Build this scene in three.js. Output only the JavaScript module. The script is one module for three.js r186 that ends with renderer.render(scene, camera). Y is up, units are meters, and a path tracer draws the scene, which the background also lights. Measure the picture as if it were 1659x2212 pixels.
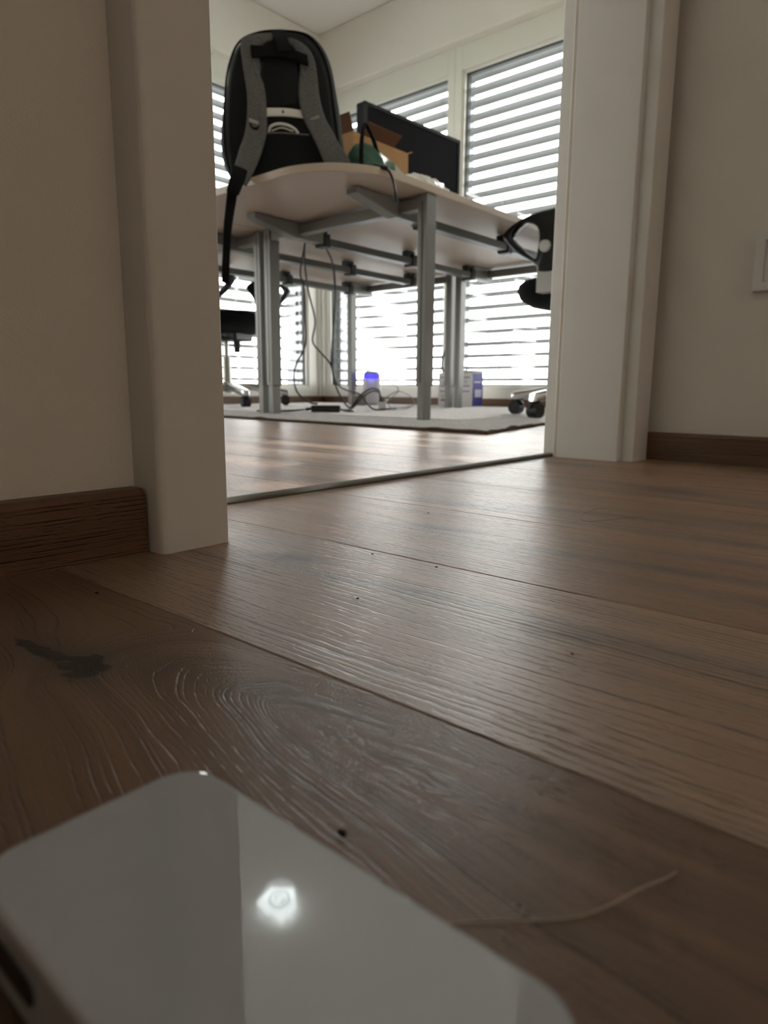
import * as THREE from 'three';
import { RoundedBoxGeometry } from 'three/addons/geometries/RoundedBoxGeometry.js';
import { mergeGeometries, mergeVertices, toCreasedNormals } from 'three/addons/utils/BufferGeometryUtils.js';
import { createNoise2D, createNoise3D } from 'simplex-noise';

// ---------------------------------------------------------------- camera, sky, sun, exposure
const scene = new THREE.Scene();
const W = 1659, H = 2212, FPX = 1464.8, EYE = 0.11;
const camera = new THREE.PerspectiveCamera(2 * Math.atan(H / 2 / FPX) * 180 / Math.PI, W / H, 0.01, 200);
camera.position.set(0, EYE, 0);
{
  const yaw = 49.018 * Math.PI / 180, pitch = -10.33 * Math.PI / 180, roll = 0.3556 * Math.PI / 180;
  const fw = new THREE.Vector3(Math.sin(yaw) * Math.cos(pitch), Math.sin(pitch), -Math.cos(yaw) * Math.cos(pitch));
  const r0 = new THREE.Vector3(Math.cos(yaw), 0, Math.sin(yaw)), u0 = new THREE.Vector3().crossVectors(r0, fw);
  const r = r0.clone().multiplyScalar(Math.cos(roll)).addScaledVector(u0, Math.sin(roll));
  const u = u0.clone().multiplyScalar(Math.cos(roll)).addScaledVector(r0, -Math.sin(roll));
  camera.quaternion.setFromRotationMatrix(new THREE.Matrix4().makeBasis(r, u, fw.clone().negate()));
}
camera.focus = 0.46; camera.userData.fStop = 12;
scene.add(camera);

const renderer = new THREE.WebGLRenderer({ antialias: true });
renderer.toneMapping = THREE.LinearToneMapping;
renderer.toneMappingExposure = 1.52;
renderer.shadowMap.enabled = true;

{ // bright hazy sky, the same all round
  const w = 64, h = 64, d = new Float32Array(w * h * 4);
  for (let y = 0; y < h; y++) for (let x = 0; x < w; x++) {
    const e = ((y + 0.5) / h - 0.5) * Math.PI, t = Math.max(0, Math.sin(e)), k = 8 - 2 * t, o = (y * w + x) * 4;
    d[o] = k * (1.0 - 0.10 * t); d[o + 1] = k * (1.0 - 0.02 * t); d[o + 2] = k * (0.95 + 0.1 * t); d[o + 3] = 1;
  }
  const sky = new THREE.DataTexture(d, w, h, THREE.RGBAFormat, THREE.FloatType);
  sky.mapping = THREE.EquirectangularReflectionMapping; sky.magFilter = sky.minFilter = THREE.LinearFilter; sky.needsUpdate = true;
  scene.background = sky;
}
const sun = new THREE.DirectionalLight(new THREE.Color(1, 0.96, 0.9), 5.5);
sun.position.set(8.2, 3.7, -1.9); sun.target.position.set(1.4, 0, -1.2);
sun.castShadow = true; sun.shadow.mapSize.set(2048, 2048);
Object.assign(sun.shadow.camera, { left: -6, right: 6, top: 6, bottom: -6, near: 0.5, far: 30 });
scene.add(sun, sun.target);

// ---------------------------------------------------------------- helpers
let seed = 7;
const rnd = () => (seed = (seed * 16807) % 2147483647) / 2147483647;
const n2 = createNoise2D(rnd), n3 = createNoise3D(rnd);
const V = (x, y, z) => new THREE.Vector3(x, y, z);
const clamp = (x, a = 0, b = 1) => Math.min(b, Math.max(a, x));
const sstep = (a, b, x) => { const t = clamp((x - a) / (b - a)); return t * t * (3 - 2 * t); };
const used = {};
const numbered = (n) => { used[n] = (used[n] ?? -1) + 1; return used[n] ? `${n}_${String(used[n]).padStart(3, '0')}` : n; };

function uvMetric(g) { // uv in metres from the dominant axis of each face
  g = g.index ? g.toNonIndexed() : g;
  const p = g.attributes.position, uv = new Float32Array(p.count * 2), a = V(), b = V(), c = V(), n = V();
  for (let i = 0; i < p.count; i += 3) {
    a.fromBufferAttribute(p, i); b.fromBufferAttribute(p, i + 1); c.fromBufferAttribute(p, i + 2);
    n.subVectors(b, a).cross(c.clone().sub(a));
    const x = Math.abs(n.x), y = Math.abs(n.y), z = Math.abs(n.z);
    [a, b, c].forEach((v, k) => {
      const s = x >= y && x >= z ? [v.z, v.y] : y >= z ? [v.x, v.z] : [v.x, v.y];
      uv[(i + k) * 2] = s[0]; uv[(i + k) * 2 + 1] = s[1];
    });
  }
  g.setAttribute('uv', new THREE.BufferAttribute(uv, 2));
  return g;
}
function merged(list) {
  const gs = (Array.isArray(list) ? list : [list]).map((g) => {
    g = g.index ? g.toNonIndexed() : g.clone();
    for (const k of Object.keys(g.attributes)) if (!['position', 'normal', 'uv'].includes(k)) g.deleteAttribute(k);
    if (!g.attributes.uv) g.setAttribute('uv', new THREE.BufferAttribute(new Float32Array(g.attributes.position.count * 2), 2));
    if (!g.attributes.normal) g.computeVertexNormals();
    return g;
  });
  return gs.length === 1 ? gs[0] : mergeGeometries(gs);
}
function obj(name, geoms, material, parent = scene, label) {
  const m = new THREE.Mesh(merged(geoms), material);
  m.name = parent === scene ? numbered(name) : childName(name, parent);
  m.castShadow = m.receiveShadow = true;
  if (label) m.userData.label = label;
  parent.add(m);
  return m;
}
function childName(name, parent) {
  const c = parent.userData._c ??= {};
  Object.defineProperty(parent.userData, '_c', { value: c, enumerable: false });
  c[name] = (c[name] ?? -1) + 1;
  return c[name] ? `${name}_${String(c[name]).padStart(3, '0')}` : name;
}
function thing(name, label, category, pos = [0, 0, 0], turn = 0, group) {
  const o = new THREE.Group(); o.name = numbered(name); o.position.set(...pos); o.rotation.y = turn;
  o.userData = { label, category }; if (group) o.userData.group = group;
  scene.add(o); return o;
}
function structure(name, label) { const o = new THREE.Group(); o.name = numbered(name); o.userData = { kind: 'structure' }; if (label) o.userData.label = label; scene.add(o); return o; }
function sobj(name, geoms, m, label) { const o = obj(name, geoms, m); o.userData.kind = 'structure'; if (label) o.userData.label = label; return o; }
// box from min to max corners, edges rounded by r
function bx(x0, x1, y0, y1, z0, z1, r = 0) {
  const w = x1 - x0, h = y1 - y0, d = z1 - z0;
  const g = r > 0 ? new RoundedBoxGeometry(w, h, d, 2, Math.min(r, w / 2.01, h / 2.01, d / 2.01)) : new THREE.BoxGeometry(w, h, d);
  g.translate((x0 + x1) / 2, (y0 + y1) / 2, (z0 + z1) / 2);
  return uvMetric(g);
}
function tube(pts, r, seg = 0, radial = 8) {
  const c = new THREE.CatmullRomCurve3(pts.map((p) => V(...p)), false, 'centripetal');
  const s = seg || pts.length * 8, t = new THREE.TubeGeometry(c, s, r, radial);
  const caps = [[c.getPoint(0), r], [c.getPoint(1), r]].map(([p]) => new THREE.SphereGeometry(r, radial, 6).translate(p.x, p.y, p.z));
  return merged([t, ...caps]);
}
function cyl(x, y0, y1, z, r0, r1 = r0, n = 24) { return new THREE.CylinderGeometry(r1, r0, y1 - y0, n).translate(x, (y0 + y1) / 2, z); }
function post(x0, x1, z0, z1, y0, y1, radii) { // upright bar; radii of the corners (x0,z0) (x1,z0) (x1,z1) (x0,z1)
  const P = [], c = [[x0, z0, 1, 1, 180], [x1, z0, -1, 1, 270], [x1, z1, -1, -1, 0], [x0, z1, 1, -1, 90]];
  c.forEach(([x, z, sx, sz, a0], i) => { const r = radii[i]; for (let k = 0; k <= 6; k++) { const a = (a0 + k * 15) * Math.PI / 180; P.push([x + sx * r + r * Math.cos(a), z + sz * r + r * Math.sin(a)]); } });
  return toCreasedNormals(uvMetric(ext(P.map((q) => [q[0], -q[1]]).reverse(), y1 - y0).rotateX(-Math.PI / 2).translate(0, y0, 0)), 0.5);
}
// extrude a 2D outline; axis says where its normal goes
function ext(pts, depth, { holes = [], bevel = 0, smooth = false } = {}) {
  const mk = (P, C) => { const s = new C(); if (smooth) { const cv = new THREE.CatmullRomCurve3(P.map((q) => V(q[0], q[1], 0)), true, 'centripetal'); const L = cv.getPoints(P.length * 6); s.setFromPoints(L.slice(0, -1).map((q) => new THREE.Vector2(q.x, q.y))); } else s.setFromPoints(P.map((q) => new THREE.Vector2(...q))); return s; };
  const s = mk(pts, THREE.Shape); holes.forEach((h) => s.holes.push(mk(h, THREE.Path)));
  return new THREE.ExtrudeGeometry(s, { depth: depth - 2 * bevel, bevelEnabled: bevel > 0, bevelSize: bevel, bevelThickness: bevel, bevelOffset: -bevel, bevelSegments: 3, curveSegments: 24 }).translate(0, 0, bevel);
}

// ---------------------------------------------------------------- textures
function tex(w, h, fn, { srgb = false, wrap = THREE.RepeatWrapping } = {}) { // fn(x, y) -> [r, g, b] 0..1 (sRGB values if srgb)
  const d = new Uint8Array(w * h * 4);
  for (let y = 0; y < h; y++) for (let x = 0; x < w; x++) {
    const c = fn(x, y), o = (y * w + x) * 4;
    d[o] = clamp(c[0]) * 255; d[o + 1] = clamp(c[1]) * 255; d[o + 2] = clamp(c[2]) * 255; d[o + 3] = 255;
  }
  const t = new THREE.DataTexture(d, w, h);
  t.wrapS = t.wrapT = wrap; t.magFilter = THREE.LinearFilter; t.minFilter = THREE.LinearMipmapLinearFilter; t.generateMipmaps = true;
  if (srgb) t.colorSpace = THREE.SRGBColorSpace;
  t.needsUpdate = true; return t;
}
const tor = (x, y, w, h, fx, fy) => { // noise that tiles over w x h pixels
  const a = x / w * 2 * Math.PI, b = y / h * 2 * Math.PI;
  return n3(Math.cos(a) * fx + 3, Math.sin(a) * fx + Math.cos(b) * fy, Math.sin(b) * fy + 7);
};
// oak laminate: fields in metres, u along the plank, v across
function wood(w, h, len, wid, o) {
  const d = new Uint8Array(w * h * 4), b = new Uint8Array(w * h * 4), s = o.seed, knots = o.knots ?? [], stains = o.stains ?? [], holes = o.holes ?? [];
  const spacing = o.spacing ?? 0.0042, base = o.base ?? [0.575, 0.45, 0.35], warp = o.warp ?? 1, C = o.cathedral;
  for (let y = 0; y < h; y++) {
    const v = (y + 0.5) / h * wid;
    for (let x = 0; x < w; x++) {
      const u = (x + 0.5) / w * len;
      let F = v + warp * (0.0055 * n2(u * 1.5 + s, v * 5) + 0.0016 * n2(u * 6 + s, v * 16 + 9) + 0.0006 * n2(u * 22 + s, v * 60 + 5)), dark = 0, blue = 0;
      if (C) { // arches that open towards the viewer, in parabolic coordinates
        const cx = u - C.u + 0.0022 * n2(u * 24, v * 50), cy = (v - C.v + 0.0012 * n2(u * 16 + 4, v * 30)) * C.S, sg = Math.sqrt(Math.max(0, Math.hypot(cx, cy) - cx) + 1e-6) * C.a;
        const wt = sstep(C.from, C.from + 0.05, u) * (1 - 0.75 * sstep(C.v + 0.012, C.v + 0.03, v));
        F = F * (1 - wt) + (0.35 - sg + 0.15 * (F - v)) * wt;
      }
      for (const k of knots) { // [u, v, reach along, reach across, lift, darkness]
        const du = (u - k[0]) / k[2], dv = (v - k[1]) / k[3], q = du * du + dv * dv;
        if (q < 20) { F += k[4] * Math.exp(-q * 0.45) + k[4] * 0.5 * Math.exp(-0.5 * (du * du * 0.15 + dv * dv * 0.5)) * Math.tanh(dv * 1.5); blue += k[5] * Math.exp(-q * 1.6); }
      }
      for (const k of holes) { // [u, v, ru, rv, slant, softness]: dark split wood
        const du = (u - k[0]) / k[2], dv = (v - k[1] - k[4] * (u - k[0])) / k[3], q = du * du + dv * dv;
        if (q < 6) dark = Math.max(dark, 1 - sstep(0.55, 0.55 + k[5], q + 0.5 * n2(u * 60 + s, v * 120) + 0.3 * n2(u * 190, v * 300)));
      }
      const P = F / spacing + 0.35 * n2(F * 160 + s, u * 1.2), ph = P - Math.floor(P), ring = Math.floor(P);
      const amp = clamp(0.5 + 0.6 * n2(ring * 7.3 + s, u * 2.6));
      const late = sstep(0.62, 0.93, ph) * (1 - sstep(0.94, 1, ph)) * amp;
      const fine = n2(u * 46 + s, (F * 0.55 + v * 0.45) * 2100), fine2 = n2(u * 90 + s * 2, (F * 0.4 + v * 0.6) * 3600 + 40), mott = n2(u * 7 + s, F * 70 + 70), wide = n2(u * 1.2 + s * 3, F * 24 + 11), red = n2(u * 2.3 + s * 5, v * 9 + 31);
      const near = Math.exp(-(((ph - 0.86) / (o.line ?? 0.12)) ** 2));
      const pore = sstep(0.32, 0.62, fine * 0.62 + near * (0.25 + 0.55 * amp) - 0.12 + 0.18 * fine2);
      const k = 1 - 0.10 * late - 0.27 * pore + 0.045 * mott + 0.075 * wide + 0.035 * fine2;
      let st = blue; for (const q of stains) { const du = (u - q[0]) / q[2], dv = (v - q[1] - 0.010 * Math.sin(du * 1.1)) / q[3]; st += q[4] * Math.exp(-du * du - dv * dv) * (0.7 + 0.3 * n2(u * 26, F * 500 + s)); }
      st = clamp(st);
      const i = (y * w + x) * 4, g = k * (1 - 0.95 * dark) * (1 - 0.40 * st);
      d[i] = clamp(g * base[0] * (1 - 0.09 * st - 0.1 * dark) + 0.012 * red) * 255; d[i + 1] = clamp(g * base[1]) * 255; d[i + 2] = clamp(g * base[2] * (1 + 0.17 * st + 0.1 * dark) - 0.008 * red) * 255; d[i + 3] = 255;
      const hgt = clamp(0.9 - 0.62 * pore - 0.16 * late + 0.05 * fine2 - 0.35 * dark + 0.03 * mott) * 255;
      b[i] = b[i + 1] = b[i + 2] = hgt; b[i + 3] = 255;
    }
  }
  const mk = (a, srgb) => { const t = new THREE.DataTexture(a, w, h); t.wrapS = t.wrapT = THREE.MirroredRepeatWrapping; t.magFilter = THREE.LinearFilter; t.minFilter = THREE.LinearMipmapLinearFilter; t.generateMipmaps = true; if (srgb) t.colorSpace = THREE.SRGBColorSpace; t.needsUpdate = true; return t; };
  return { map: mk(d, true), bump: mk(b, false) };
}
const std = (color, roughness = 0.6, extra = {}) => new THREE.MeshPhysicalMaterial({ color, roughness, metalness: 0, ...extra });
const plasterBump = tex(512, 512, (x, y) => { const v = 0.5 + 0.22 * tor(x, y, 512, 512, 9, 9) + 0.18 * tor(x, y, 512, 512, 22, 22); return [v, v, v]; });
plasterBump.repeat.set(9, 9);
const M = {
  wall: std('#e8e4dc', 0.88, { bumpMap: plasterBump, bumpScale: 0.0003 }),
  ceiling: std('#fbfaf6', 0.9),
  lacquer: std('#e8e7e3', 0.42),
  frameWhite: std('#e4e2da', 0.35),
  gasket: std('#2c2f33', 0.6),
  render: std('#8f9096', 0.9),
  slat: std('#7a7d7c', 0.45),
  rail: std('#70757a', 0.5, { metalness: 0.4 }),
  glass: new THREE.MeshPhysicalMaterial({ color: '#ffffff', roughness: 0, transmission: 1, thickness: 0, ior: 1.5 }),
  deskTop: std('#b3a291', 0.45), deskEdge: std('#cbbba6', 0.45),
  steelGrey: std('#7d7c79', 0.42, { metalness: 0.25 }),
  steelDark: std('#565553', 0.4, { metalness: 0.3 }),
  black: std('#121214', 0.5), blackSoft: std('#0f0f12', 0.9, { specularIntensity: 0.4 }), blackGloss: std('#0e0e12', 0.28),
  chrome: std('#c9c9c8', 0.22, { metalness: 1 }),
  alu: std('#a8a79f', 0.38, { metalness: 0.9 }),
  cable: std('#18181b', 0.55), cableGrey: std('#8d8a86', 0.6),
  whitePlastic: std('#e2e0e0', 0.45),
};

// ---------------------------------------------------------------- floor: planks along z, three widths seen in the hall
const SEAM = [0.0075, 0.1735, 0.3395, 0.505], PW = 0.166;
const Z_SEAL = -0.5385; // the strip under the door parts hall boards from office boards
const hero = [ // u runs from the door strip (0) towards the viewer; v across, low to high x
  wood(2048, 768, 0.64, PW, { seed: 11, base: [0.465, 0.362, 0.278], line: 0.10, spacing: 0.0047, knots: [[0.268, 0.103, 0.035, 0.022, 0.020, 0.25], [0.20, 0.06, 0.05, 0.03, 0.012, 0]], cathedral: { u: 0.375, v: 0.137, S: 3.6, a: 0.42, from: 0.245 }, holes: [[0.277, 0.108, 0.011, 0.0085, 0.2, 0.35], [0.252, 0.1025, 0.026, 0.0035, 0.12, 0.5], [0.287, 0.1045, 0.006, 0.010, 0, 0.5]], stains: [[0.268, 0.105, 0.045, 0.014, 0.5], [0.33, 0.135, 0.06, 0.010, 0.35], [0.45, 0.03, 0.16, 0.02, 0.35]] }),
  wood(2048, 768, 0.64, PW, { seed: 23, base: [0.60, 0.495, 0.405], spacing: 0.0044, knots: [[0.206, 0.112, 0.026, 0.016, 0.009, 0.5]], stains: [[0.29, 0.104, 0.07, 0.0065, 0.85], [0.205, 0.115, 0.028, 0.010, 0.8], [0.15, 0.128, 0.05, 0.008, 0.6], [0.405, 0.100, 0.022, 0.004, 0.55], [0.52, 0.12, 0.16, 0.014, 0.5]] }),
  wood(2048, 512, 0.64, PW, { seed: 37, spacing: 0.0040, knots: [[0.215, 0.088, 0.018, 0.010, 0.010, 0.4]], stains: [[0.215, 0.09, 0.05, 0.012, 0.75], [0.40, 0.085, 0.13, 0.011, 1.0], [0.52, 0.05, 0.14, 0.009, 0.7], [0.45, 0.135, 0.12, 0.008, 0.6]] }),
  wood(1024, 384, 0.64, PW, { seed: 51, spacing: 0.0045, stains: [[0.30, 0.075, 0.12, 0.012, 1.0], [0.45, 0.12, 0.14, 0.016, 0.8], [0.18, 0.03, 0.06, 0.008, 0.8], [0.46, 0.03, 0.12, 0.009, 0.8]] }),
];
const woods = [61, 73, 89].map((s, i) => wood(1024, 192, 1.2, PW, { seed: s, spacing: 0.0055, knots: i === 1 ? [[0.62, 0.1, 0.04, 0.02, 0.012, 0.6]] : [], stains: [[0.3 + 0.2 * i, 0.05 + 0.03 * i, 0.2, 0.014, 0.75], [0.9 - 0.2 * i, 0.12, 0.12, 0.01, 0.75], [0.5 + 0.1 * i, 0.02 + 0.03 * i, 0.14, 0.007, 0.8], [0.15 + 0.2 * i, 0.145 - 0.02 * i, 0.12, 0.008, 0.7]] }));
const boardMat = (t, bumpScale = 0.0006, ior = 2.35) => { const map = t.map, bump = t.bump; return new THREE.MeshPhysicalMaterial({ map, bumpMap: bump, bumpScale, roughness: 0.37, ior }); };
const heroMat = hero.map((t, i) => boardMat(t, [0.00036, 0.0009, 0.0007, 0.0006][i], [1.7, 2.4, 2.2, 2.2][i])), woodMat = woods.map((t) => boardMat(t, 0.0006, 1.95));
function boardGeo(x0, x1, z0, z1, len, u0) { // chamfered board, top at y = 0
  const g = merged(bx(x0 + 0.0002, x1 - 0.0002, -0.011, 0, z0 + 0.0002, z1 - 0.0002, 0)), c = 0.0009;
  const r = new RoundedBoxGeometry(x1 - x0 - 0.0003, 0.011, z1 - z0 - 0.0003, 1, c); r.translate((x0 + x1) / 2, -0.0055, (z0 + z1) / 2);
  const q = merged(r), p = q.attributes.position, uv = q.attributes.uv;
  for (let i = 0; i < p.count; i++) uv.setXY(i, (p.getZ(i) - z0 + u0) / len, (p.getX(i) - x0) / PW);
  return q;
}
const floor = structure('floor');
obj('subfloor', bx(-2.7, 3.9, -0.16, -0.0115, -4.0, 2.5), std('#3a2d22', 0.9), floor);
for (let i = -13; i <= 6; i++) { // hall boards
  const x0 = SEAM[0] + i * PW, x1 = Math.min(x0 + PW, 1.2);
  if (x0 > 1.19 || x1 < -2.6) continue;
  const h = i >= 0 && i <= 3;
  if (h) { obj('plank', boardGeo(x0, x1, Z_SEAL, Z_SEAL + 0.64, 0.64, 0), heroMat[i], floor); obj('plank', boardGeo(x0, x1, Z_SEAL + 0.64, 2.4, 1.2, 0.2 * i), woodMat[i % 3], floor); }
  else if (i > 3) { obj('plank', boardGeo(x0, x1, Z_SEAL, 0.75, 1.2, 0.37 * i), woodMat[i % 3], floor); obj('plank', boardGeo(x0, x1, 0.75, 2.4, 1.2, 0.11 * i), woodMat[(i + 1) % 3], floor); }
  else { const e = -0.1 + 0.6 * (((i + 20) * 0.37) % 1); obj('plank', boardGeo(x0, x1, Z_SEAL, e, 1.2, 0.4), woodMat[(i + 21) % 3], floor); obj('plank', boardGeo(x0, x1, e, 2.4, 1.2, 0.1), woodMat[(i + 22) % 3], floor); }
}
for (let i = -10; i <= 22; i++) { // office boards
  const x0 = SEAM[0] + i * PW + 0.02, x1 = Math.min(x0 + PW, 3.72);
  if (x0 > 3.7) continue;
  const o = ((i + 20) * 0.43) % 1.2;
  for (let z = Z_SEAL, k = 0; z > -3.86; k++) { const z0 = Math.max(-3.87, z - (k ? 1.2 : o || 1.2)); obj('plank', boardGeo(x0, x1, z0, z, 1.2, 0.3 * k), woodMat[(i + k + 21) % 3], floor); z = z0; if (z0 <= -3.865) break; }
}
{ // rounded metal strip under the door
  const t = [], a = 0.0085;
  for (let i = 0; i <= 10; i++) { const q = Math.PI * i / 10; t.push([Math.cos(q) * a, Math.sin(q) * 0.0055]); }
  const g = ext(t, 0.80).rotateY(Math.PI / 2).translate(0.26, 0, Z_SEAL);
  sobj('trim_1', g, std('#5d594e', 0.5, { metalness: 0.3 }), 'grey metal threshold strip under the doorway');
}

// ---------------------------------------------------------------- walls, ceiling
const WZ = -0.43, OZ = -0.545, WX = 1.12, X3 = 3.6, XF = 3.7, Z4 = -3.75, ZF = -3.85, CH = 2.5, LIN = 2.12;
sobj('ceiling', bx(-2.7, 4.0, CH, CH + 0.2, -4.1, 2.5), M.ceiling);
sobj('wall_front', [bx(-2.6, 0.268, 0, CH, OZ, WZ), bx(0.268, 1.065, 2.02, CH, OZ, WZ), bx(1.065, 4.0, 0, CH, OZ, WZ)], M.wall, 'white plaster wall that holds the open doorway');
sobj('wall_right', bx(WX, WX + 0.14, 0, CH, WZ, 2.4), M.wall);
sobj('wall_left', bx(-2.6, -2.46, 0, CH, WZ, 2.4), M.wall);
sobj('wall_back', bx(-2.6, WX + 0.14, 0, CH, 2.4, 2.52), M.wall);
sobj('wall_office_left', bx(-1.75, -1.6, 0, CH, -4.05, OZ), M.wall);
// outer walls: piers, lintel and low upstand round the window openings
const win3 = [[-3.75, -2.69], [-2.585, -1.525], [-1.42, -0.85]], win4 = [[-0.1, 0.96], [1.11, 2.17], [2.49 - 0.02, 3.53]];
const XO = 3.95, ZO = -4.08;
sobj('wall_window_right', [
  bx(X3, XO, LIN, CH, ZO, OZ, 0.012), bx(XF, XO, -0.05, 0.05, ZO, OZ), bx(X3, XO, 0, LIN, -0.78, OZ)], M.wall, 'white wall above the windows on the right');
sobj('wall_window_far', [
  bx(-1.75, X3 + 0.02, LIN, CH, ZO, Z4, 0.012), bx(-1.75, XO, -0.05, 0.05, ZO, ZF), bx(-1.75, -0.17, 0, LIN, ZO, Z4)], M.wall, 'white wall above the windows at the far end');
sobj('wall_outer', [bx(XF + 0.125, XO, 0.05, LIN, ZO, -3.775), bx(3.545, XO - 0.001, 0.05, LIN, ZO, ZF - 0.125), bx(XF + 0.125, XO, 0.05, LIN, -2.70, -2.68), bx(XF + 0.125, XO, 0.05, LIN, -1.535, -1.515), bx(2.24, 2.40, 0.05, LIN, ZO, ZF - 0.125), bx(1.0, 1.07, 0.05, LIN, ZO, ZF - 0.125)], M.render, 'grey rendered outer reveals beside the windows');
sobj('terrace', bx(-4, 14, -0.30, -0.06, -14, 3), std('#a9a8a6', 0.9), 'pale paved terrace outside the windows');
sobj('lawn', bx(-40, 60, -0.4, -0.2, -60, 40), std('#5d7a3c', 1), 'green lawn beyond the terrace');

// ---------------------------------------------------------------- windows: frame, sash, glazing gasket, pane; local x along the wall, z = 0 glass, +z outdoors
const GT = 1.985, GB = 0.12;
function windowUnit(n, len, place, f, label) {
  const g = structure('window_' + n, label); place(g);
    const ring = (x0, x1, y0, y1, t, z0, z1, r) => [bx(x0 - t, x0, y0 - t, y1 + t, z0, z1, r), bx(x1, x1 + t, y0 - t, y1 + t, z0, z1, r), bx(x0, x1, y1, y1 + t, z0, z1, r), bx(x0, x1, y0 - t, y0, z0, z1, r)];
  obj('window_frame', [bx(-f, 0, 0.05, LIN + 0.02, -0.035, 0.03, 0.004), bx(len, len + f, 0.05, LIN + 0.02, -0.035, 0.03, 0.004), bx(0, len, GT + 0.0, LIN + 0.02, -0.035, 0.03, 0.004), bx(0, len, 0.05, GB, -0.035, 0.03, 0.004)], M.frameWhite, g);
  obj('glazing_bead', ring(0.012, len - 0.012, GB + 0.012, GT - 0.012, 0.016, -0.022, 0.0, 0.004), M.frameWhite, g);
  obj('gasket', ring(0.020, len - 0.020, GB + 0.020, GT - 0.020, 0.020, 0.004, 0.034, 0), M.gasket, g, 'dark outer rim behind the glass');
  obj('pane', bx(0.002, len - 0.002, GB, GT, 0.0, 0.003), M.glass, g);
  return g;
}
const basis3 = new THREE.Matrix4().makeBasis(V(0, 0, -1), V(0, 1, 0), V(1, 0, 0)); // local x runs towards -z
const basis4 = new THREE.Matrix4().makeBasis(V(-1, 0, 0), V(0, 1, 0), V(0, 0, -1)); // local x runs towards -x
const put3 = (z1) => (g) => { g.quaternion.setFromRotationMatrix(basis3); g.position.set(XF, 0, z1); };
const put4 = (x1) => (g) => { g.quaternion.setFromRotationMatrix(basis4); g.position.set(x1, 0, ZF); };
const pitch = 0.0753, slatTop = 1.904 + 0.0753;
const slatShape = (() => { const p = [], n = 10; for (let i = 0; i <= n; i++) { const t = i / n * 2 - 1; p.push([t * 0.04, 0.0150 * (1 - t * t) - 0.006 - 0.0025 * t ** 12]); } for (let i = n; i >= 0; i--) { const t = i / n * 2 - 1; p.push([t * 0.04, 0.0150 * (1 - t * t) - 0.0075 - 0.0035 * t ** 12]); } return p; })();
function blind(len, place, label) {
  const g = thing('venetian_blind', label, 'blind', [0, 0, 0], 0, undefined); place(g);
  const off = 0.075, sg = ext(slatShape, len + 0.07).rotateY(Math.PI / 2).translate(-0.012, 0, 0);
  const geo = merged(toCreasedNormals(sg, 0.6));
  for (let k = 0; k < 25; k++) {
    const m = new THREE.Mesh(geo, M.slat); m.name = childName('slat', g); m.position.set(0, slatTop - k * pitch, off); m.rotation.x = 0.10 + (k > 21 ? -0.05 : 0) + (rnd() - 0.5) * 0.02; m.castShadow = m.receiveShadow = true; g.add(m);
  }
  obj('head_rail', bx(0.01, len - 0.01, slatTop + 0.055, slatTop + 0.09, off - 0.03, off + 0.03), M.rail, g);
  obj('bottom_rail', bx(0.012, len - 0.012, 0.105, 0.125, off - 0.04, off + 0.04, 0.005), M.slat, g);
  obj('guide_rail', bx(-0.028, -0.018, 0.06, slatTop + 0.09, off - 0.014, off + 0.014), M.rail, g); obj('guide_rail', bx(len + 0.060, len + 0.068, 0.06, slatTop + 0.09, off - 0.014, off + 0.014), M.rail, g);
  for (const x of [0.09, len - 0.16]) for (const dz of [-0.041, 0.041]) obj('ladder_cord', bx(x - 0.0012, x + 0.0012, 0.12, slatTop + 0.03, off + dz - 0.001, off + dz + 0.001), M.cableGrey, g);
}
const blindText3 = ['pale slatted blind at the corner end of the right wall, partly behind the monitor', 'pale slatted blind in the wide window beside the doorway, nearest in view', 'pale slatted blind hidden nearest the door wall'];
win3.forEach(([a, b], i) => { windowUnit(i + 1, b - a, put3(b), 0.0524); blind(b - a, put3(b), blindText3[i]); });
const blindText4 = ['pale slatted blind far left out of view on the far wall', 'pale slatted blind in the middle window of the far wall', 'pale slatted blind in the far wall window behind the left swivel chair'];
win4.forEach(([a, b], i) => { windowUnit(i + 4, b - a, put4(b), 0.075); blind(b - a, put4(b), blindText4[i]); });
sobj('trim_2', [bx(3.60, XF + 0.04, 0.05, LIN + 0.01, ZF - 0.03, ZF + 0.03, 0.004), bx(XF - 0.03, XF + 0.03, 0.05, LIN + 0.01, -3.88, -3.82, 0.004), bx(3.62, XF + 0.02, 0.05, LIN + 0.01, -3.87, -3.80, 0.004), bx(3.64, 3.69, 0.05, LIN, -3.81, -3.775, 0.003)], M.frameWhite, 'white corner post between the two window walls');

// ---------------------------------------------------------------- skirting boards
const skWood = wood(2048, 128, 0.62, 0.05, { seed: 5, spacing: 0.0030, warp: 0.22, base: [0.40, 0.285, 0.195], stains: [[0.2, 0.02, 0.1, 0.006, 0.5]] });
const skMat = new THREE.MeshPhysicalMaterial({ map: skWood.map, bumpMap: skWood.bump, bumpScale: 0.0009, roughness: 0.42 });
function skirt(name, L, place, label, h = 0.0435) {
  const g = merged(ext([[0, 0], [0.017, 0], [0.017, h - 0.004], [0.0145, h - 0.0006], [0.013, h], [0, h]], L).rotateY(Math.PI / 2)); // runs along x, front face towards -z after turn
  const p = g.attributes.position, uv = g.attributes.uv; for (let i = 0; i < p.count; i++) uv.setXY(i, p.getX(i) / 0.62, (p.getY(i) - p.getZ(i)) / 0.05);
  g.applyMatrix4(place); sobj(name, g, skMat, label);
}
skirt('baseboard_left', 2.68, new THREE.Matrix4().makeBasis(V(-1, 0, 0), V(0, 1, 0), V(0, 0, -1)).setPosition(0.2325, 0, WZ), 'dark wood skirting board left of the door casing');
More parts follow.
